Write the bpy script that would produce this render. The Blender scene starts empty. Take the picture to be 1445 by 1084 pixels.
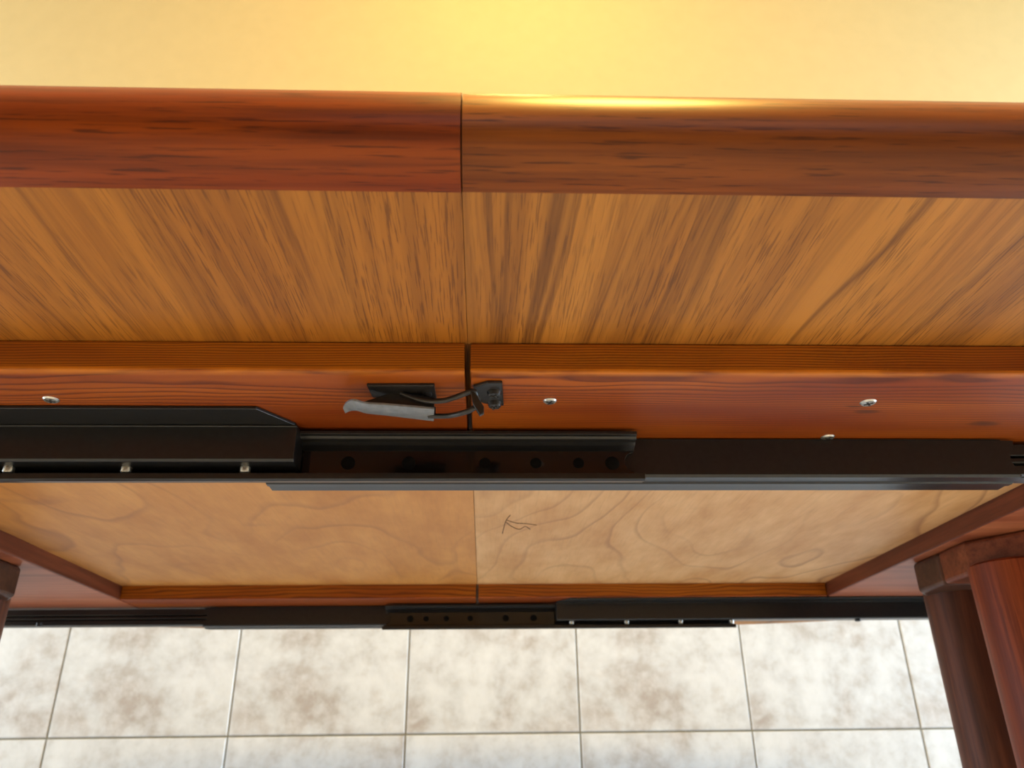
import bpy, bmesh, math, random
from mathutils import Vector, Matrix, noise as mnoise

random.seed(7)
SC = bpy.context.scene
COL = SC.collection

# ------------------------------------------------------------------ camera
CAMZ = 0.54                       # lens height above the floor
PITCH, YAW, ROLL = 0.438160, 0.037496, -0.012112
FPX = 1109.98
s_, c_ = math.sin, math.cos
F = Vector((s_(YAW) * c_(PITCH), c_(YAW) * c_(PITCH), s_(PITCH)))
R0 = Vector((c_(YAW), -s_(YAW), 0)); U0 = R0.cross(F)
RV = c_(ROLL) * R0 + s_(ROLL) * U0; UV = -s_(ROLL) * R0 + c_(ROLL) * U0
cam = bpy.data.cameras.new('camera'); camo = bpy.data.objects.new('camera', cam)
COL.objects.link(camo)
camo.matrix_world = Matrix(((RV.x, UV.x, -F.x, 0), (RV.y, UV.y, -F.y, 0),
                            (RV.z, UV.z, -F.z, CAMZ), (0, 0, 0, 1)))
cam.sensor_fit = 'HORIZONTAL'; cam.sensor_width = 36; cam.lens = FPX * 36 / 1445
cam.clip_start = 0.01
cam.dof.use_dof = True; cam.dof.focus_distance = 0.37; cam.dof.aperture_fstop = 18
SC.camera = camo

# ------------------------------------------------------------------ light
w = bpy.data.worlds.new('daylight'); SC.world = w; w.use_nodes = True
w.node_tree.nodes['Background'].inputs[0].default_value = (0.80, 0.88, 1.0, 1)
w.node_tree.nodes['Background'].inputs[1].default_value = 1.0

def area(name, loc, rot, sx, sy, power, col):
    l = bpy.data.lights.new(name, 'AREA'); l.shape = 'RECTANGLE'; l.size = sx; l.size_y = sy
    l.energy = power; l.color = col
    o = bpy.data.objects.new(name, l); o.location = loc; o.rotation_euler = rot
    COL.objects.link(o); return o
# daylight: glazed door in the right wall, added fill light in the left wall, high window behind the camera
area('door_daylight', (2.39, 0.85, 1.05), (0, math.radians(90), 0), 2.05, 1.15, 92, (0.60, 0.81, 1.0))
area('left_fill', (-2.39, 0.80, 1.05), (0, math.radians(-90), 0), 2.05, 1.15, 60, (0.76, 0.90, 1.0))
area('high_window_daylight', (0.75, -2.44, 1.75), (math.radians(90), 0, 0), 2.4, 0.8, 9, (0.88, 0.94, 1.0))
# warm ceiling lamp above the table
pl = bpy.data.lights.new('ceiling_lamp', 'POINT'); pl.energy = 56; pl.color = (1.0, 0.62, 0.14); pl.shadow_soft_size = 0.10
po = bpy.data.objects.new('ceiling_lamp', pl); po.location = (0.15, 0.05, 1.42); COL.objects.link(po)
pl2 = bpy.data.lights.new('plaster_glow_fill', 'POINT'); pl2.energy = 11; pl2.color = (1.0, 0.76, 0.22); pl2.shadow_soft_size = 0.08  # added fill for the glow on the plaster, not a known lamp
po2 = bpy.data.objects.new('plaster_glow_fill', pl2); po2.location = (0.08, 0.90, 2.40); COL.objects.link(po2)

SC.view_settings.view_transform = 'Standard'; SC.view_settings.look = 'None'
SC.view_settings.gamma = 1.0; SC.view_settings.use_curve_mapping = False
SC.view_settings.exposure = -0.12

# ------------------------------------------------------------------ node helpers
class NT:
    def __init__(self, name):
        self.m = bpy.data.materials.new(name); self.m.use_nodes = True
        self.t = self.m.node_tree; self.b = self.t.nodes['Principled BSDF']
    def n(self, typ, **kw):
        x = self.t.nodes.new(typ)
        for k, v in kw.items():
            if k.startswith('i_'):
                key = k[2:]
                key = int(key) if key.isdigit() else key.replace('_', ' ')
                x.inputs[key].default_value = v
            else: setattr(x, k, v)
        return x
    def l(self, a, b): self.t.links.new(a, b)
    def coord(self, scale=(1, 1, 1), rot=(0, 0, 0), loc=(0, 0, 0), src=None):
        if src is None: src = self.n('ShaderNodeTexCoord').outputs['Object']
        mp = self.n('ShaderNodeMapping'); self.l(src, mp.inputs[0])
        mp.inputs['Scale'].default_value = scale; mp.inputs['Rotation'].default_value = rot
        mp.inputs['Location'].default_value = loc
        return mp.outputs[0]
    def noise(self, vec, scale=1, detail=4, rough=.55, dist=0):
        x = self.n('ShaderNodeTexNoise'); self.l(vec, x.inputs['Vector'])
        x.inputs['Scale'].default_value = scale; x.inputs['Detail'].default_value = detail
        x.inputs['Roughness'].default_value = rough; x.inputs['Distortion'].default_value = dist
        return x.outputs['Fac']
    def ramp(self, fac, stops, interp='LINEAR'):
        r = self.n('ShaderNodeValToRGB'); self.l(fac, r.inputs[0]); cr = r.color_ramp; cr.interpolation = interp
        while len(cr.elements) < len(stops): cr.elements.new(0.5)
        for e, (p, c) in zip(cr.elements, stops):
            e.position = p; e.color = (c if len(c) == 4 else (*c, 1)) if not isinstance(c, (int, float)) else (c, c, c, 1)
        return r.outputs[0]
    def mix(self, fac, a, b, mode='MIX'):
        x = self.n('ShaderNodeMix', data_type='RGBA', blend_type=mode)
        for sock, v in ((x.inputs[0], fac), (x.inputs[6], a), (x.inputs[7], b)):
            if isinstance(v, (int, float)): sock.default_value = v
            elif isinstance(v, tuple): sock.default_value = (*v, 1)
            else: self.l(v, sock)
        return x.outputs[2]
    def math(self, op, a, b=0.0, c=None):
        x = self.n('ShaderNodeMath', operation=op)
        for i, v in enumerate((a, b) if c is None else (a, b, c)):
            if isinstance(v, (int, float)): x.inputs[i].default_value = v
            else: self.l(v, x.inputs[i])
        return x.outputs[0]
    def out(self, col=None, rough=.5, spec=.5, bump=None, bstr=.2, bdist=.001, metal=0, coat=0, coatr=.2):
        if col is not None:
            if isinstance(col, tuple): self.b.inputs['Base Color'].default_value = (*col, 1)
            else: self.l(col, self.b.inputs['Base Color'])
        if isinstance(rough, (int, float)): self.b.inputs['Roughness'].default_value = rough
        else: self.l(rough, self.b.inputs['Roughness'])
        self.b.inputs['Specular IOR Level'].default_value = spec
        self.b.inputs['Metallic'].default_value = metal
        self.b.inputs['Coat Weight'].default_value = coat; self.b.inputs['Coat Roughness'].default_value = coatr
        if bump is not None:
            bp = self.n('ShaderNodeBump'); bp.inputs['Strength'].default_value = bstr; bp.inputs['Distance'].default_value = bdist
            self.l(bump, bp.inputs['Height']); self.l(bp.outputs[0], self.b.inputs['Normal'])
        return self.m

def hx(h):
    v = [int(h[i:i + 2], 16) / 255 for i in (0, 2, 4)]
    return tuple(x / 12.92 if x <= .04045 else ((x + .055) / 1.055) ** 2.4 for x in v)

# teak veneer: grain runs along Y, long dark streaks, fine open pores
def teak_veneer(name, off, base, light, dark, slant=0.0):
    t = NT(name)
    base_c = t.coord(rot=(0, 0, slant))
    wob = t.noise(t.coord((9, 2.2, 9), loc=(off, off * .7, 0)), 1, 2)
    sep = t.n('ShaderNodeSeparateXYZ'); t.l(base_c, sep.inputs[0])
    xw = t.math('MULTIPLY_ADD', wob, 0.060, sep.outputs[0])
    comb = t.n('ShaderNodeCombineXYZ'); t.l(xw, comb.inputs[0])
    t.l(t.math('MULTIPLY', sep.outputs[1], 0.03), comb.inputs[1]); t.l(sep.outputs[2], comb.inputs[2])
    v = comb.outputs[0]
    broad = t.noise(t.coord((32, 32, 1), src=v, loc=(off, 0, 0)), 1, 2, .5)
    fine = t.noise(t.coord((190, 60, 1), src=v, loc=(off, 3, 0)), 1, 3, .6)
    streak = t.noise(t.coord((58, 20, 1), src=v, loc=(off * 2, 9, 0)), 1, 4, .62)
    pore = t.noise(t.coord((1700, 48, 1), loc=(0, off, 0)), 1, 2, .5)
    poremask = t.ramp(t.noise(t.coord((30, 5, 1), loc=(off, 1, 0)), 1, 2), [(.36, .12), (.56, 1)])
    c = t.ramp(broad, [(.30, base), (.70, light)])
    c = t.mix(t.ramp(fine, [(.42, 0.0), (.75, .55)]), c, dark)
    c = t.mix(t.ramp(streak, [(.575, 0.0), (.64, .75), (.675, .15)]), c, dark)
    p = t.math('MULTIPLY', t.ramp(pore, [(.545, 0), (.62, 1)]), poremask)
    c = t.mix(t.math('MULTIPLY', p, .60), c, tuple(x * .80 for x in dark))
    scr = t.noise(t.coord((420, 9, 1), rot=(0, 0, .12), loc=(off + 3, 5, 0)), 1, 1)
    c = t.mix(t.math('MULTIPLY', t.ramp(scr, [(.80, 0), (.83, 1)]), .5), c, hx('d9b98a'))
    return t.out(c, rough=.5, spec=.3, bump=p, bstr=-.55, bdist=.0007)

# pale unvarnished veneer with wandering cathedral figure
def raw_veneer(name, off, c0, c1):
    t = NT(name)
    sep = t.n('ShaderNodeSeparateXYZ'); t.l(t.coord(loc=(off, off, 0)), sep.inputs[0])
    warp = t.noise(t.coord((4.2, 2.0, 1), loc=(off * 1.7, off, 0)), 1, 2, .45)
    warp2 = t.noise(t.coord((16, 6, 1), loc=(off, 2, 0)), 1, 2, .5)
    ph = t.math('MULTIPLY_ADD', warp, 1.15, t.math('MULTIPLY_ADD', warp2, .10, sep.outputs[0]))
    band = t.math('FRACT', t.math('MULTIPLY', ph, 13.0))
    ln = t.ramp(band, [(0, 0), (.80, .12), (.93, 1), (1.0, 0)])
    gate = t.ramp(t.noise(t.coord((6, 3, 1), loc=(off, 7, 0)), 1, 3), [(.39, .04), (.66, .95)])
    mott = t.noise(t.coord((40, 14, 1), loc=(off, 0, 0)), 1, 4, .6)
    fine = t.noise(t.coord((700, 30, 1)), 1, 2)
    c = t.ramp(mott, [(.28, c0), (.72, c1)])
    c = t.mix(t.math('MULTIPLY', t.math('MULTIPLY', ln, gate), .62), c, hx('8a5630'))
    c = t.mix(t.ramp(fine, [(.5, 0), (.8, .25)]), c, hx('9b6a3e'))
    stain = t.noise(t.coord((9, 24, 1), loc=(off * 3, 4, 0)), 1, 2)
    c = t.mix(t.ramp(stain, [(.66, 0), (.74, .35)]), c, hx('8d5838'))
    return t.out(c, rough=.5, spec=.4)

# solid wood with the grain along X (lipping, boards, blocks)
def solid_wood(name, off, base, light, dark, axis='X', rough=.35, pores=.5, coat=0.0):
    t = NT(name)
    sc = {'X': (1, 30, 30), 'Y': (30, 1, 30), 'Z': (30, 30, 1)}[axis]
    def mul(k, along=1.0):
        return tuple((along if abs(s - 1) < .5 else s * k) for s in sc)
    broad = t.noise(t.coord(mul(1.2, 2.5), loc=(off, off, off)), 1, 3, .55, .4)
    fine = t.noise(t.coord(mul(9, 9), loc=(off, 0, off)), 1, 3, .6)
    pore = t.noise(t.coord(mul(38, 50), loc=(0, off, 0)), 1, 2, .5)
    c = t.ramp(broad, [(.32, dark), (.5, base), (.70, light)])
    c = t.mix(t.ramp(fine, [(.42, 0), (.70, .8)]), c, dark)
    p = t.ramp(pore, [(.58, 0), (.68, 1)])
    c = t.mix(t.math('MULTIPLY', p, pores), c, tuple(x * .6 for x in dark))
    return t.out(c, rough=rough, spec=.28, bump=p, bstr=-.3, bdist=.0005, coat=coat, coatr=.18)

# stained pine rail: growth rings along X
def pine(name, off, knots):
    t = NT(name)
    wob = t.noise(t.coord((5, 26, 26), loc=(off, 0, 0)), 1, 3, .55)
    sep = t.n('ShaderNodeSeparateXYZ'); t.l(t.coord(), sep.inputs[0])
    z0 = CAMZ + .205
    dy = t.math('ABSOLUTE', t.math('SUBTRACT', t.math('ABSOLUTE', sep.outputs[1]), .334))
    dz = t.math('SUBTRACT', sep.outputs[2], z0)
    r = t.math('SQRT', t.math('ADD', t.math('MULTIPLY', dy, dy), t.math('MULTIPLY', dz, dz)))
    r = t.math('MULTIPLY_ADD', wob, .0085, r)
    fr = t.math('FRACT', t.math('MULTIPLY', r, 800.0))
    ring = t.ramp(fr, [(0, .10), (.45, .25), (.80, 1), (1.0, .1)])
    mot = t.noise(t.coord((6, 60, 60), loc=(off, 3, 1)), 1, 4, .6)
    big = t.noise(t.coord((5, 22, 9), loc=(off + 2, 6, 1)), 1, 2)
    c = t.ramp(mot, [(.3, hx('984e0a')), (.7, hx('bb6d12'))])
    c = t.mix(t.ramp(big, [(.45, 0), (.70, .65)]), c, hx('7e3010'))
    c = t.mix(t.math('MULTIPLY', ring, .80), c, hx('532004'))
    # the flat underside is multiplied redder and darker; the arris gets uneven lighter orange
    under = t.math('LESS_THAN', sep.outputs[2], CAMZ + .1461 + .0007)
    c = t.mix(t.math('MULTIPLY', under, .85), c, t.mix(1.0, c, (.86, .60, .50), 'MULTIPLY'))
    arris_mix = t.math('MULTIPLY', t.ramp(t.math('ABSOLUTE', sep.outputs[1]), [(.3330, 0), (.3362, 1)]), t.math('LESS_THAN', sep.outputs[2], CAMZ + .1461 + .0016))
    arris_mix = t.math('MULTIPLY', arris_mix, t.ramp(t.noise(t.coord((22, 90, 40), loc=(off, 2, 2)), 1, 3, .6), [(.38, .1), (.62, .8)]))
    c = t.mix(arris_mix, c, hx('d27a14'))
    for (kx, ky, sx, sy) in knots:          # knots: dark oval hearts
        k = t.n('ShaderNodeTexGradient', gradient_type='SPHERICAL')
        mp = t.n('ShaderNodeMapping'); tc = t.n('ShaderNodeTexCoord')
        ns = t.n('ShaderNodeVectorMath', operation='ADD'); nz = t.n('ShaderNodeTexNoise'); nz.inputs['Scale'].default_value = 60
        sc2 = t.n('ShaderNodeVectorMath', operation='SCALE'); sc2.inputs[3].default_value = .006
        t.l(tc.outputs['Object'], nz.inputs['Vector']); t.l(nz.outputs['Color'], sc2.inputs[0])
        t.l(tc.outputs['Object'], ns.inputs[0]); t.l(sc2.outputs[0], ns.inputs[1])
        t.l(ns.outputs[0], mp.inputs[0]); mp.inputs['Scale'].default_value = (1 / sx, 1 / sy, 8)
        mp.inputs['Location'].default_value = (-(kx + .003) / sx, -(ky + .003) / sy, -8 * (CAMZ + .146))
        t.l(mp.outputs[0], k.inputs[0])
        c = t.mix(t.ramp(k.outputs['Fac'], [(.05, 0), (.4, .55), (.9, .8)]), c, hx('43200f'))
    wear = t.noise(t.coord((120, 260, 120), loc=(off, 1, 1)), 1, 3, .7)
    c = t.mix(t.ramp(wear, [(.76, 0), (.80, .7)]), c, hx('d99a55'))
    return t.out(c, rough=.48, spec=.3, bump=ring, bstr=-.10, bdist=.0004)

def tiled_stone():
    t = NT('beige_glazed_tile')
    info = t.n('ShaderNodeObjectInfo')
    stp = t.math('FLOOR', t.math('MULTIPLY', info.outputs['Random'], 3.0))
    tc = t.n('ShaderNodeTexCoord'); ad = t.n('ShaderNodeVectorMath', operation='ADD')
    cm = t.n('ShaderNodeCombineXYZ'); t.l(t.math('MULTIPLY', stp, 2.7), cm.inputs[1])
    t.l(tc.outputs['Object'], ad.inputs[0]); t.l(cm.outputs[0], ad.inputs[1])
    v = ad.outputs[0]
    a = t.noise(v, 9, 5, .62, .3); b = t.noise(v, 34, 5, .65)
    c = t.ramp(a, [(.36, hx('a8a2a0')), (.50, hx('bfc2c7')), (.64, hx('ced2d8'))])
    c = t.mix(t.ramp(b, [(.40, .0), (.72, .6)]), c, hx('dadee4'))
    c = t.mix(t.ramp(b, [(.28, .35), (.45, 0)]), c, hx('aca39b'))
    return t.out(c, rough=.16, spec=.5, bump=b, bstr=.03)

def plain(name, col, rough=.5, spec=.5, metal=0, nscale=120, amt=.12):
    t = NT(name)
    nz = t.noise(t.coord(), nscale, 3)
    c = t.ramp(nz, [(.3, tuple(x * (1 - amt) for x in col)), (.7, tuple(min(1, x * (1 + amt)) for x in col))])
    return t.out(c, rough=rough, spec=spec, metal=metal, bump=nz, bstr=.05, bdist=.0005)

M = {}
M['veneer_a'] = teak_veneer('teak_veneer_left', 1.3, hx('9a5a17'), hx('b57222'), hx('5c300e'))
M['veneer_b'] = teak_veneer('teak_veneer_right', 6.1, hx('a0621f'), hx('bb7a2e'), hx('643a16'))
M['raw_a'] = raw_veneer('pale_veneer_left', .9, hx('b87836'), hx('d2944e'))
M['raw_b'] = raw_veneer('pale_veneer_right', 3.3, hx('c48d54'), hx('e0b17c'))
M['lip_a'] = solid_wood('teak_lipping_left', 2.2, hx('7c3002'), hx('964204'), hx('561d01'), 'X', .36, .75)
M['lip_b'] = solid_wood('teak_lipping_right', 7.7, hx('84420a'), hx('a2590f'), hx('582706'), 'X', .36, .8)
M['top'] = teak_veneer('teak_top', 9.4, hx('8f5a25'), hx('a86d30'), hx('5a3416'))
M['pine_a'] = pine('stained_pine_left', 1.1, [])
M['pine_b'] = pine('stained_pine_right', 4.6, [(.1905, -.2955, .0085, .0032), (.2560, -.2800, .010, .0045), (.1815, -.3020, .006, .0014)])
M['board'] = solid_wood('red_brown_board', 5.5, hx('a86040'), hx('b8704c'), hx('84432a'), 'X', .40, .3)
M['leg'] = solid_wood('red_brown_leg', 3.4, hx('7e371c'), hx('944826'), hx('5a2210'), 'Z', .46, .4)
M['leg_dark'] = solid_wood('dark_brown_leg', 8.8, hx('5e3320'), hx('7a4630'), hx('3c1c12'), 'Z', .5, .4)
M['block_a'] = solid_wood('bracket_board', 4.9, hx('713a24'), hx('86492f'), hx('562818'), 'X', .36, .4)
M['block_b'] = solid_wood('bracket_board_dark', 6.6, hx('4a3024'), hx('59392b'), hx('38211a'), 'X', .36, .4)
M['edging'] = solid_wood('dark_edging', 2.7, hx('6b351f'), hx('7c4026'), hx('4c2112'), 'Y', .45, .3)
M['tile'] = tiled_stone()
M['grout'] = plain('grey_grout', hx('7d7a6c'), .9, .2)
M['plaster'] = plain('cream_plaster', hx('c9b484'), .9, .2, nscale=25, amt=.02)
M['white'] = plain('white_paint', hx('ece7dc'), .85, .2, nscale=20, amt=.02)
M['dim_wall'] = plain('dark_unseen_wall', hx('5f4a3c'), .9, .2, nscale=20, amt=.03)  # unseen wall coloured dark to dim the table's front faces
M['floor'] = plain('pale_floor_tile', hx('e2e0dc'), .35, .4, nscale=8, amt=.08)
M['steel'] = plain('black_painted_steel', (.014, .0135, .014), .28, .5, nscale=300, amt=.2)
M['steel_in'] = plain('glossy_black_steel', (.010, .009, .009), .10, .5, nscale=300, amt=.2)
M['latch'] = plain('blackened_latch_steel', (.019, .016, .015), .32, .5, nscale=400, amt=.3)
M['lever'] = plain('worn_grey_steel', (.17, .175, .185), .33, .5, metal=0, nscale=300, amt=.2)
M['zinc'] = plain('zinc_screw', (.62, .60, .56), .32, .5, metal=.9, nscale=500, amt=.2)
M['hole'] = plain('matt_black', (.004, .004, .004), .8, .2)
M['pencil'] = plain('pencil_grey', hx('6e5440'), .8, .2)
M['recess'] = plain('dark_recess', (.03, .025, .02), .6)

# ------------------------------------------------------------------ mesh helpers
T0 = Vector((-0.0075, 0.6365, 0.0))          # foot of the table, on the floor
def L(p): return Vector((p[0] - T0.x, p[1] - T0.y, p[2] + CAMZ))   # heights in this script: relative to the lens

def finish(name, bm, mats, parent=None, smooth=False, bevel=0, seg=2, ang=35, matfn=None):
    bmesh.ops.recalc_face_normals(bm, faces=bm.faces)
    me = bpy.data.meshes.new(name)
    bm.to_mesh(me); bm.free()
    for m in (mats if isinstance(mats, (list, tuple)) else [mats]): me.materials.append(M[m] if isinstance(m, str) else m)
    if smooth:
        for p in me.polygons: p.use_smooth = True
    o = bpy.data.objects.new(name, me); COL.objects.link(o)
    if parent is not None: o.parent = parent
    if bevel:
        md = o.modifiers.new('edge', 'BEVEL'); md.width = bevel; md.segments = seg
        md.limit_method = 'ANGLE'; md.angle_limit = math.radians(ang)
    if smooth:
        md2 = o.modifiers.new('split', 'EDGE_SPLIT'); md2.split_angle = math.radians(40)
    return o

def add_box(bm, x0, x1, y0, y1, z0, z1, tr=L, mi=0):
    vs = [bm.verts.new(tr((x, y, z))) for z in (z0, z1) for y in (y0, y1) for x in (x0, x1)]
    for f in ((0, 1, 3, 2), (4, 6, 7, 5), (0, 4, 5, 1), (2, 3, 7, 6), (0, 2, 6, 4), (1, 5, 7, 3)):
        bm.faces.new([vs[i] for i in f]).material_index = mi

def add_prism(bm, pts, h0, h1, axis, tr=L, mi=0):
    """polygon pts extruded along axis between h0 and h1 (X: pts=(y,z), Y: pts=(x,z), Z: pts=(x,y))"""
    def P(p, h):
        return {'X': (h, p[0], p[1]), 'Y': (p[0], h, p[1]), 'Z': (p[0], p[1], h)}[axis]
    a = [bm.verts.new(tr(P(p, h0))) for p in pts]; b = [bm.verts.new(tr(P(p, h1))) for p in pts]
    n = len(pts)
    bm.faces.new(a[::-1]).material_index = mi; bm.faces.new(b).material_index = mi
    for i in range(n):
        bm.faces.new([a[i], a[(i + 1) % n], b[(i + 1) % n], b[i]]).material_index = mi

def add_tube(bm, pts, r, seg=10, tr=L):
    P = [tr(p) for p in pts]; rings = []
    for i, p in enumerate(P):
        d = (P[min(i + 1, len(P) - 1)] - P[max(i - 1, 0)]).normalized()
        u = d.cross(Vector((0, 0.3, 1))).normalized(); v = d.cross(u)
        rings.append([bm.verts.new(p + r * (math.cos(2 * math.pi * k / seg) * u + math.sin(2 * math.pi * k / seg) * v)) for k in range(seg)])
    for a, b in zip(rings, rings[1:]):
        for k in range(seg): bm.faces.new([a[k], a[(k + 1) % seg], b[(k + 1) % seg], b[k]])
    bm.faces.new(rings[0][::-1]); bm.faces.new(rings[-1])

def add_lathe(bm, prof, c, ax='Z', seg=24, tr=L, mi=0):
    rings = []
    for r, h in prof:
        ring = []
        for k in range(seg):
            a = 2 * math.pi * k / seg; u, v = r * math.cos(a), r * math.sin(a)
            p = (c[0] + u, c[1] + v, c[2] + h) if ax == 'Z' else (c[0] + u, c[1] + h, c[2] + v)
            ring.append(bm.verts.new(tr(p)))
        rings.append(ring)
    for a, b in zip(rings, rings[1:]):
        for k in range(seg): bm.faces.new([a[k], a[(k + 1) % seg], b[(k + 1) % seg], b[k]]).material_index = mi
    bm.faces.new(rings[0][::-1]).material_index = mi; bm.faces.new(rings[-1]).material_index = mi

def spline(pts, n=8):
    P = [Vector(p) for p in pts]; out = []
    for i in range(len(P) - 1):
        p0, p1, p2, p3 = P[max(i - 1, 0)], P[i], P[i + 1], P[min(i + 2, len(P) - 1)]
        for k in range(n):
            t = k / n
            out.append(.5 * ((2 * p1) + (p2 - p0) * t + (2 * p0 - 5 * p1 + 4 * p2 - p3) * t * t + (3 * p1 - p0 - 3 * p2 + p3) * t ** 3))
    out.append(P[-1]); return out

def pix(x, y, Y=None, z=None):
    """a measured point: where the sight line through a photo pixel meets the plane at depth Y or height z"""
    d = F + RV * ((x - 722.5) / FPX) - UV * ((y - 542) / FPX)
    k = Y / d.y if Y is not None else z / d.z
    return d * k

def tag(o, label=None, cat=None, group=None, kind=None):
    for k, v in (('label', label), ('category', cat), ('group', group), ('kind', kind)):
        if v: o[k] = v
    return o

# ------------------------------------------------------------------ the room
WY = 1.4719
ident = lambda p: Vector(p)
XL, XR, YF, ZC = -2.4, 2.4, -2.45, 2.62
def room_box(name, x0, x1, y0, y1, z0, z1, mat, label=None):
    bm = bmesh.new(); add_box(bm, x0, x1, y0, y1, z0, z1, ident)
    o = finish(name, bm, mat); tag(o, label, None, None, 'structure'); return o
room_box('floor', XL - .1, XR + .1, YF - .1, WY + .20, -.1, 0, 'floor')
room_box('ceiling', XL - .1, XR + .1, YF - .1, WY + .20, ZC, ZC + .1, 'plaster')
def holed_wall(name, x0, x1, ya, yb, za, zb, mat):
    # side wall with one opening (ya..yb, za..zb)
    bm = bmesh.new(); y0, y1 = YF - .1, WY - .03
    add_box(bm, x0, x1, y0, ya, 0, ZC, ident); add_box(bm, x0, x1, yb, y1, 0, ZC, ident)
    add_box(bm, x0, x1, ya, yb, zb, ZC, ident)
    if za > 0: add_box(bm, x0, x1, ya, yb, 0, za, ident)
    return tag(finish(name, bm, mat), kind='structure')
holed_wall('wall_left', XL - .1, XL, 0.22, 1.38, .02, 2.08, 'white')
holed_wall('wall_right', XR, XR + .1, .27, 1.43, .02, 2.08, 'white')
bm = bmesh.new()                                   # wall behind the lens with a high window
add_box(bm, XL, -.46, YF - .1, YF, 0, ZC, ident); add_box(bm, 1.96, XR, YF - .1, YF, 0, ZC, ident)
add_box(bm, -.46, 1.96, YF - .1, YF, 0, 1.34, ident); add_box(bm, -.46, 1.96, YF - .1, YF, 2.16, ZC, ident)
tag(finish('wall_front', bm, 'dim_wall'), kind='structure')

# back wall: painted plaster above, square stone-look tiles below (each tile its own piece)
TP = 0.30; G0 = CAMZ + .0297
wall = bpy.data.objects.new('wall_back', None)
bm = bmesh.new(); add_box(bm, -1.72, 3.2, .010, .11, 0, ZC, ident)
wall = finish('wall_back', bm, 'plaster'); tag(wall, kind='structure')
wall.location = (-.7340, WY, 0); wall.rotation_euler = (0, 0, .00597)
bm = bmesh.new(); add_box(bm, -1.70, 3.15, .0025, .0105, 0, G0 + 4 * TP, ident)
finish('grout_bed', bm, 'grout', wall)
def tile_mesh(h):
    bm = bmesh.new(); g = .0028; b = .0016; hw = TP / 2 - g / 2; hh = h / 2 - g / 2
    front = [bm.verts.new((sx * (hw - b), 0, sz * (hh - b))) for sx, sz in ((-1, -1), (1, -1), (1, 1), (-1, 1))]
    mid = [bm.verts.new((sx * hw, b, sz * hh)) for sx, sz in ((-1, -1), (1, -1), (1, 1), (-1, 1))]
    back = [bm.verts.new((sx * hw, .009, sz * hh)) for sx, sz in ((-1, -1), (1, -1), (1, 1), (-1, 1))]
    bm.faces.new(front)
    for A, B in ((front, mid), (mid, back)):
        for i in range(4): bm.faces.new([A[i], B[i], B[(i + 1) % 4], A[(i + 1) % 4]])
    bm.faces.new(back[::-1])
    bmesh.ops.recalc_face_normals(bm, faces=bm.faces)
    me = bpy.data.meshes.new('tile'); bm.to_mesh(me); bm.free(); me.materials.append(M['tile']); return me
full = tile_mesh(TP); low = tile_mesh(G0 - TP)
for i in range(-5, 10):
    for j in range(-2, 4):
        me = full if j > -2 else low
        o = bpy.data.objects.new('tile', me); COL.objects.link(o); o.parent = wall
        zc = G0 + (j + .5) * TP if j > -2 else (G0 - TP) / 2
        o.location = ((i + .5) * TP, 0, zc)

# ------------------------------------------------------------------ the table
table = bpy.data.objects.new('dining_table', None); COL.objects.link(table); table.location = T0
tag(table, 'reddish-brown wooden extending table seen from below, with black metal slides and round legs', 'table')

H = 0.16; RB = 0.0172
XC = -0.0076; YC = 0.6755; W0 = 0.4765; HL = 0.80; US = .19; NE = 2.25
def half_w(u):
    if u <= US: return W0
    v = (u - US) / (HL - US)
    return W0 * max(0, 1 - v ** NE) ** (1 / NE)
def outline(side):
    """closed edge of one table half, from the seam on the near edge round the end to the seam on the far edge"""
    us = [0, .05, .10, .15, .19, .24, .29, .34, .39, .44, .49, .54, .59, .63, .67, .70, .73, .755, .775, .788, .796, .7995]
    near = [(XC + side * u, YC - half_w(u)) for u in us]
    far = [(x, 2 * YC - y) for x, y in near[::-1]]
    return near + [(XC + side * HL, YC)] + far
for side, k in ((-1, 'a'), (1, 'b')):
    gap = .00012 * side
    ol = outline(side)
    ol[0] = (XC + gap, ol[0][1]); ol[-1] = (XC + gap, ol[-1][1])
    dz = 0.0 if side > 0 else .0004
    bm = bmesh.new(); core = [(XC, ol[0][1])] + ol[1:-1] + [(XC, ol[-1][1])]
    add_prism(bm, core, H + .0015, H + 2 * RB, 'Z')
    top = finish('tabletop', bm, 'top', table); TOPR = top
    bm = bmesh.new(); add_prism(bm, ol, H, H + .0015, 'Z')
    finish('underside_veneer', bm, 'veneer_' + k, top)
    bm = bmesh.new()
    x0, x1 = sorted((XC + gap * 2, XC + side * .42))
    add_box(bm, x0, x1, .40, .86, H - .0006, H - .00005)
    finish('pale_underside_panel', bm, 'raw_' + k, top)
    # half-round lipping swept along the edge
    bm = bmesh.new(); rings = []
    n = len(ol); NS = 14
    for i, p in enumerate(ol):
        a, b = Vector(ol[max(i - 1, 0)]), Vector(ol[min(i + 1, n - 1)])
        d = (b - a).normalized(); nv = Vector((d.y, -d.x)) * side
        if i in (0, n - 1): nv = Vector((0, -1 if i == 0 else 1))
        xo = p[0] + (gap * 1.0 if i in (0, n - 1) else 0)
        rr = RB + dz * .5
        ring = []
        for j in range(NS + 1):
            t = -math.pi / 2 + math.pi * j / NS
            ring.append(bm.verts.new(L((xo + nv.x * rr * math.cos(t), p[1] + nv.y * rr * math.cos(t), H + RB + rr * math.sin(t)))))
        rings.append(ring)
    for A, B in zip(rings, rings[1:]):
        for j in range(NS): bm.faces.new([A[j], A[j + 1], B[j + 1], B[j]])
        bm.faces.new([A[0], B[0], B[NS], A[NS]])
    bm.faces.new(rings[0]); bm.faces.new(rings[-1][::-1])
    finish('edge_lipping', bm, 'lip_' + k, top, smooth=True)

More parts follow.
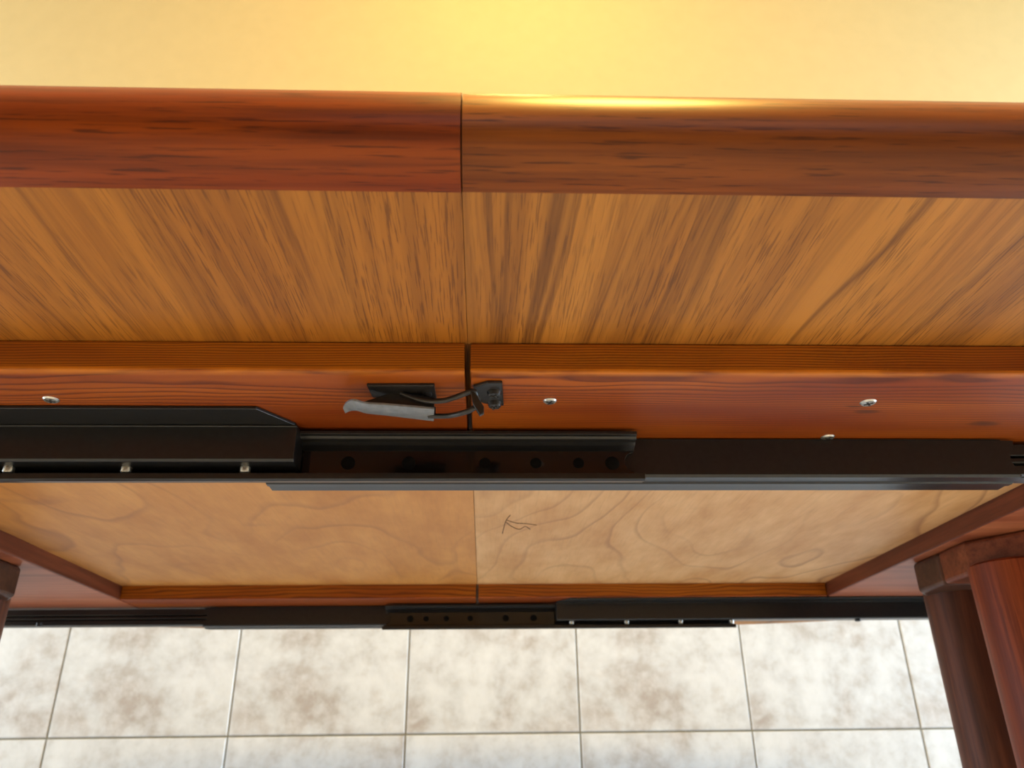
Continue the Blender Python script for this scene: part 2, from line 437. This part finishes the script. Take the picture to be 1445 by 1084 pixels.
# pencilled mark on the pale panel beside the seam
bm = bmesh.new()
for st in (((720, 727), (714, 735), (711, 745), (709, 753)), ((715, 734), (728, 738), (742, 739), (757, 741)), ((714, 737), (722, 743), (733, 747), (741, 743), (748, 747))):
    add_tube(bm, spline([tuple(pix(x, y, z=H - .0007)) for x, y in st], 5), .00034, 6)
tag(finish('pencil_mark', bm, 'pencil', TOPR), 'dark pencilled mark like a letter k')

# frame of flat boards under the top: two long rails split at the seam, two end boards
ZR = 0.1461; YR0, YR1 = .2992, .440; FR0, FR1 = .8325, .974
GX0, GX1 = -.0088, -.0064; XE = .56
def board(name, x0, x1, y0, y1, mat, z0=ZR, bev=.0008):
    bm = bmesh.new(); add_box(bm, x0, x1, y0, y1, z0, H - .0001)
    return finish(name, bm, mat, table, bevel=bev, seg=2)
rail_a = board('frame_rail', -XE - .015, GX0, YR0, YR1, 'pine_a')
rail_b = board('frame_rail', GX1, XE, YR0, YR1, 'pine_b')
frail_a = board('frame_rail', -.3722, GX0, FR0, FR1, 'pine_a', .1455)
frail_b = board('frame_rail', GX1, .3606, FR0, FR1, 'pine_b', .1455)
eb_a = board('end_board', -XE - .015, -.3744, YR1 + .0004, FR1, 'board', .1455)
eb_b = board('end_board', .3628, XE, YR1 + .0004, FR1, 'board', .1455)
for eb, x0, x1 in ((eb_a, -.3743, -.3722), (eb_b, .3606, .3627)):      # dark solid edging along the inner edge of each end board
    bm = bmesh.new(); add_box(bm, x0, x1, YR1 + .0004, FR0 - .0003, .1455, H - .0001)
    finish('edging', bm, 'edging', eb, bevel=.0005)

# screws: countersunk zinc heads with a cross recess
def screw(parent, c, r=.0036, mat='zinc', h=.0007, name='screw', rot=.4):
    bm = bmesh.new()
    add_lathe(bm, [(r, .0006), (r, 0), (r * .82, -h), (r * .3, -h * 1.25)], c, seg=20)
    for a in (rot, rot + math.pi / 2):
        ca, sa = math.cos(a), math.sin(a); l, w2 = r * .55, r * .13
        def tr(p, ca=ca, sa=sa): return L((c[0] + ca * p[0] - sa * p[1], c[1] + sa * p[0] + ca * p[1], c[2] + p[2]))
        add_box(bm, -l, l, -w2, w2, -h * 1.45, -h * .6, tr, 1)
    return finish(name, bm, [mat, 'recess'], parent, smooth=True)
screw(rail_a, (-.1952, .3299, ZR)); screw(rail_b, (.0297, .3298, ZR), .0032)
screw(rail_b, (.1785, .3303, ZR), .0038, rot=.9); screw(rail_b, (.1773, .3749, ZR), .0036)

# ---- telescopic slides (one set under the near rail, a mirrored set under the far rail)
def slide_set(tr, far=False):
    # outer channel
    X0, X1 = (-.0950, .2835) if far else (-.1105, .2750)
    bm = bmesh.new()
    e = [pix(x, y, Y=.376) for x, y in ((1429, 622), (1430, 630), (1425, 641), (1427, 651), (1433, 659), (1441, 665), (1442, 672))]
    ed = [(p.x + X1 - .2750, min(p.z, .1452)) for p in e]
    poly = [(X0 + .002, .1452)] + ed + [(ed[-1][0], .1262), (X0, .1262)]
    add_prism(bm, poly, .3760, .3775, 'Y', tr)
    prof = [(.3760, .1262), (.3772, .1250), (.3840, .1248), (.3850, .1240), (.3885, .1240), (.3895, .1248), (.3975, .1246), (.3983, .1254), (.3983, .1275),
            (.3968, .1275), (.3968, .1262), (.3775, .1266)]
    add_prism(bm, prof, X0, X1, 'X', tr)
    prof2 = [(.3760, .1452), (.3983, .1452), (.3983, .1430), (.3970, .1430), (.3970, .1440), (.3775, .1440)]
    add_prism(bm, prof2, X0 + .002, X1 - .006, 'X', tr)
    outer = finish('outer_channel', bm, 'steel', table, bevel=.0004, seg=2)
    # running bar that shows at the open end of the outer channel
    bm = bmesh.new()
    for (ya, yb, za, zb) in ((.3795, .3955, .1375, .1440), (.3790, .3965, .1335, .1362), (.3800, .3955, .1275, .1325)):
        add_box(bm, .10, .545, ya, yb, za, zb, tr)
    add_box(bm, .10, .545, .384, .392, .1270, .1445, tr)
    finish('runner_bar', bm, 'steel', table, bevel=.0006)
    # middle channel, open to the front
    A0, A1 = (-.2835, .0890) if far else (-.2720, .0745)
    bm = bmesh.new()
    web = [(A0, .1245), (A0, .1385), (A1 - .001, .1385), (A1 - .001, .1372)]
    cx_, cz_, rr = A1 + .0012, .1318, .0052
    for k in range(9):
        a = math.radians(100 + 160 * k / 8); web.append((cx_ + rr * math.cos(a), cz_ + rr * math.sin(a)))
    web += [(A1 + .0005, .1262), (A1 + .0005, .1245)]
    add_prism(bm, web, .3733, .3747, 'Y', tr)
    mid = finish('middle_channel', bm, 'steel_in', table, bevel=.0003)
    bm = bmesh.new()
    top_p = [(.3622, .1442), (.3622, .1424), (.3640, .1420), (.3652, .1408), (.3680, .1404), (.3695, .1392), (.3730, .1376), (.3747, .1376), (.3747, .1390), (.3705, .1405), (.3690, .1415), (.3660, .1420), (.3650, .1442)]
    add_prism(bm, top_p, A0, A1 + .001, 'X', tr)
    finish('upper_lip', bm, 'steel', mid, bevel=.0003)
    bm = bmesh.new()
    bot_p = [(.3615, .1222), (.3615, .1192), (.3632, .1186), (.3700, .1200), (.3747, .1226), (.3747, .1252), (.3735, .1252), (.3732, .1232), (.3695, .1212), (.3640, .1200), (.3630, .1206), (.3630, .1222)]
    add_prism(bm, bot_p, A0, A1 + .0032, 'X', tr)
    finish('lower_lip', bm, 'steel', mid, bevel=.0003)
    for x, r in ((-.068, .0035), (-.038, .0034), (.0, .0028), (.0255, .0028), (.047, .0028), (.0640, .0035)):
        bm = bmesh.new(); add_lathe(bm, [(r, .0006), (r, -.0002), (r * .8, -.0006)], (x, .3733, .1312), 'Y', 20, tr)
        finish('round_disc', bm, 'hole', mid, smooth=True)  # flat black discs stand in for the shade inside round holes
    # bracket with a chamfered flange, screwed to the left half
    B0, B1 = -.545, (-.0915 if far else -.0908)
    bm = bmesh.new()
    add_prism(bm, [(B0, .3362), (-.1055, .3362), (-.0918, .3562), (-.0918, .3700), (B0, .3700)], .1444, .1460, 'Z', tr)
    br = finish('slide_bracket', bm, 'steel', table, bevel=.0003)
    bm = bmesh.new()
    add_prism(bm, [(.3560, .1448), (.3560, .1272), (.3572, .1262), (.3705, .1262), (.3715, .1272), (.3715, .1448)], B0, B1, 'X', tr)
    add_prism(bm, [(.3553, .1444), (.3553, .1436), (.3563, .1432), (.3570, .1444)], B0, B1, 'X', tr)
    finish('bracket_body', bm, 'steel', br, bevel=.0008, seg=3)
    if far:
        for x in (-.415, .4450):
            bm = bmesh.new(); add_lathe(bm, [(.0030, .0040), (.0030, .0006), (.0016, 0)], (x, .3600, .1235), 'Z', 14, tr)
            finish('stud', bm, 'steel', br, smooth=True)
    for x in (-.2275, -.1722, -.1157) if not far else (-.2800, -.2250, -.1670, -.1080):
        bm = bmesh.new(); add_lathe(bm, [(.0026, .0034), (.0026, .0010), (.0018, -.0002), (.0006, -.0006)], (x, .3655, .1228), 'Z', 16, tr)
        finish('screw', bm, 'zinc', br, smooth=True)
    return outer
slide_set(L)
def mirrored(p): return L((2 * XC - p[0], p[1] + .498, p[2] - .0006))
slide_set(mirrored, True)

# ---- wire toggle latch across the seam
lat = None
bm = bmesh.new()
add_prism(bm, [(-.0514, .3112), (-.0222, .3108), (-.0218, .3300), (-.0300, .3330), (-.0380, .3270), (-.0505, .3236)], ZR - .0014, ZR, 'Z')
lat = tag(finish('toggle_latch', bm, 'latch', table, bevel=.0003), 'small blackened wire toggle latch across the seam')
bm = bmesh.new()
pts = [pix(x, y, Y=.3190) for x, y in ((553, 548), (570, 548), (613, 562), (613, 578), (560, 573), (508, 569), (530, 562))]
add_prism(bm, [(p.x, min(p.z, ZR - .001)) for p in pts], .3185, .3202, 'Y')
add_prism(bm, [(p.x, min(p.z, ZR - .001)) for p in pts], .3285, .3300, 'Y')
finish('cheek', bm, 'latch', lat, bevel=.0003)
bm = bmesh.new()
ZL = .1366                                        # the lever is the flat underside of the latch's U-shaped body
def lv(pts): return spline([tuple(pix(x, y, z=ZL + dz)) for x, y, dz in pts], 4)
up = lv(((484, 577, .0014), (488, 570, .0010), (499, 566, 0), (515, 570, 0), (545, 572, 0), (580, 575, 0), (613, 578, 0)))
lo = lv(((487, 584, .0014), (493, 581, .0010), (503, 580, 0), (518, 584, 0), (546, 587, 0), (580, 591, 0), (612, 595, 0)))
rows = []
for a, b in zip(up, lo):
    rows.append([bm.verts.new(L((a.x, a.y, a.z))), bm.verts.new(L((b.x, b.y, b.z))), bm.verts.new(L((b.x, b.y, b.z + .0011))), bm.verts.new(L((a.x, a.y, a.z + .0011)))])
for A, B in zip(rows, rows[1:]):
    for j in range(4): bm.faces.new([A[j], A[(j + 1) % 4], B[(j + 1) % 4], B[j]])
bm.faces.new(rows[0]); bm.faces.new(rows[-1][::-1])
tag(finish('lever', bm, 'lever', lat, smooth=True, bevel=.0002), 'worn grey metal lever')
bm = bmesh.new()
w1 = [pix(566, 555, Y=.3180), pix(585, 562, Y=.3172), pix(605, 566, Y=.3165), pix(628, 565, Y=.3160), pix(650, 558, Y=.3140), pix(667, 552, Y=.3115)]
w2 = [pix(667, 577, Y=.3150), pix(652, 583, Y=.3180), pix(632, 587, Y=.3230), pix(605, 587, Y=.3262)]
mid_ = [pix(672, 558, Y=.3135), pix(674, 568, Y=.3150)]
add_tube(bm, spline([tuple(p) for p in w1 + mid_ + w2], 6), .00122, 10)
finish('wire_loop', bm, 'latch', lat, smooth=True)
bm = bmesh.new(); add_lathe(bm, [(.0021, .0004), (.0021, -.0008), (.0012, -.0014)], (-.0257, .3190, ZR - .0014), 'Z', 16)
finish('round_disc', bm, 'latch', lat, smooth=True)
# catch plate with hook
bm = bmesh.new()
add_prism(bm, [(-.0052, .3120), (.0010, .3078), (.0073, .3078), (.0085, .3318), (.0050, .3330), (-.0045, .3268)], ZR - .0016, ZR, 'Z')
cat = finish('catch_plate', bm, 'latch', table, bevel=.0004)
bm = bmesh.new()
hp = [pix(x, y, Y=.3105) for x, y in ((664, 553), (671, 556), (683, 575), (683, 584), (677, 587), (667, 570))]
add_prism(bm, [(p.x, min(p.z, ZR - .0005)) for p in hp], .3095, .3118, 'Y')
finish('hook', bm, 'latch', cat, bevel=.0004)
for c in ((.0040, .3168), (.0043, .3290)):
    screw(cat, (c[0], c[1], ZR - .0016), .0033, 'latch', .0018)

# ---- leg brackets: two mitred boards in a V, each carrying a round leg
def leg_bracket(mx):
    def T(p): return L((p[0] if mx > 0 else 2 * T0.x - p[0], p[1], p[2]))
    zt, zb = .1452, .1195
    xe = .3725
    u = Vector((.61, -.79)); s = .20
    ym, ya, yb = .6345, .5950, .6740
    root = None
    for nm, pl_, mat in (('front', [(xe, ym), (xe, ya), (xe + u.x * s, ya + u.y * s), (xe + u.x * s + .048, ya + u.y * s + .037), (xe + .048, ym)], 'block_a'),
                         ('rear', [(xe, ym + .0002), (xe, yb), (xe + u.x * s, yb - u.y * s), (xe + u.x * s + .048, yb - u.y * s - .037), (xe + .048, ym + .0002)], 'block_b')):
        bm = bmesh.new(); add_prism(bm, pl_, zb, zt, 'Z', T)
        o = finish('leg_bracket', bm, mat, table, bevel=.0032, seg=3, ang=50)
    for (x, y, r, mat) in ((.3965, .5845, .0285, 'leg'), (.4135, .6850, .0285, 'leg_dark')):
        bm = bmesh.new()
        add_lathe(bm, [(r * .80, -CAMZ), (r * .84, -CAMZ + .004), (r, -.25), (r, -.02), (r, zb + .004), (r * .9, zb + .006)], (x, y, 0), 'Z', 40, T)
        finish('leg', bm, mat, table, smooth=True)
leg_bracket(1); leg_bracket(-1)
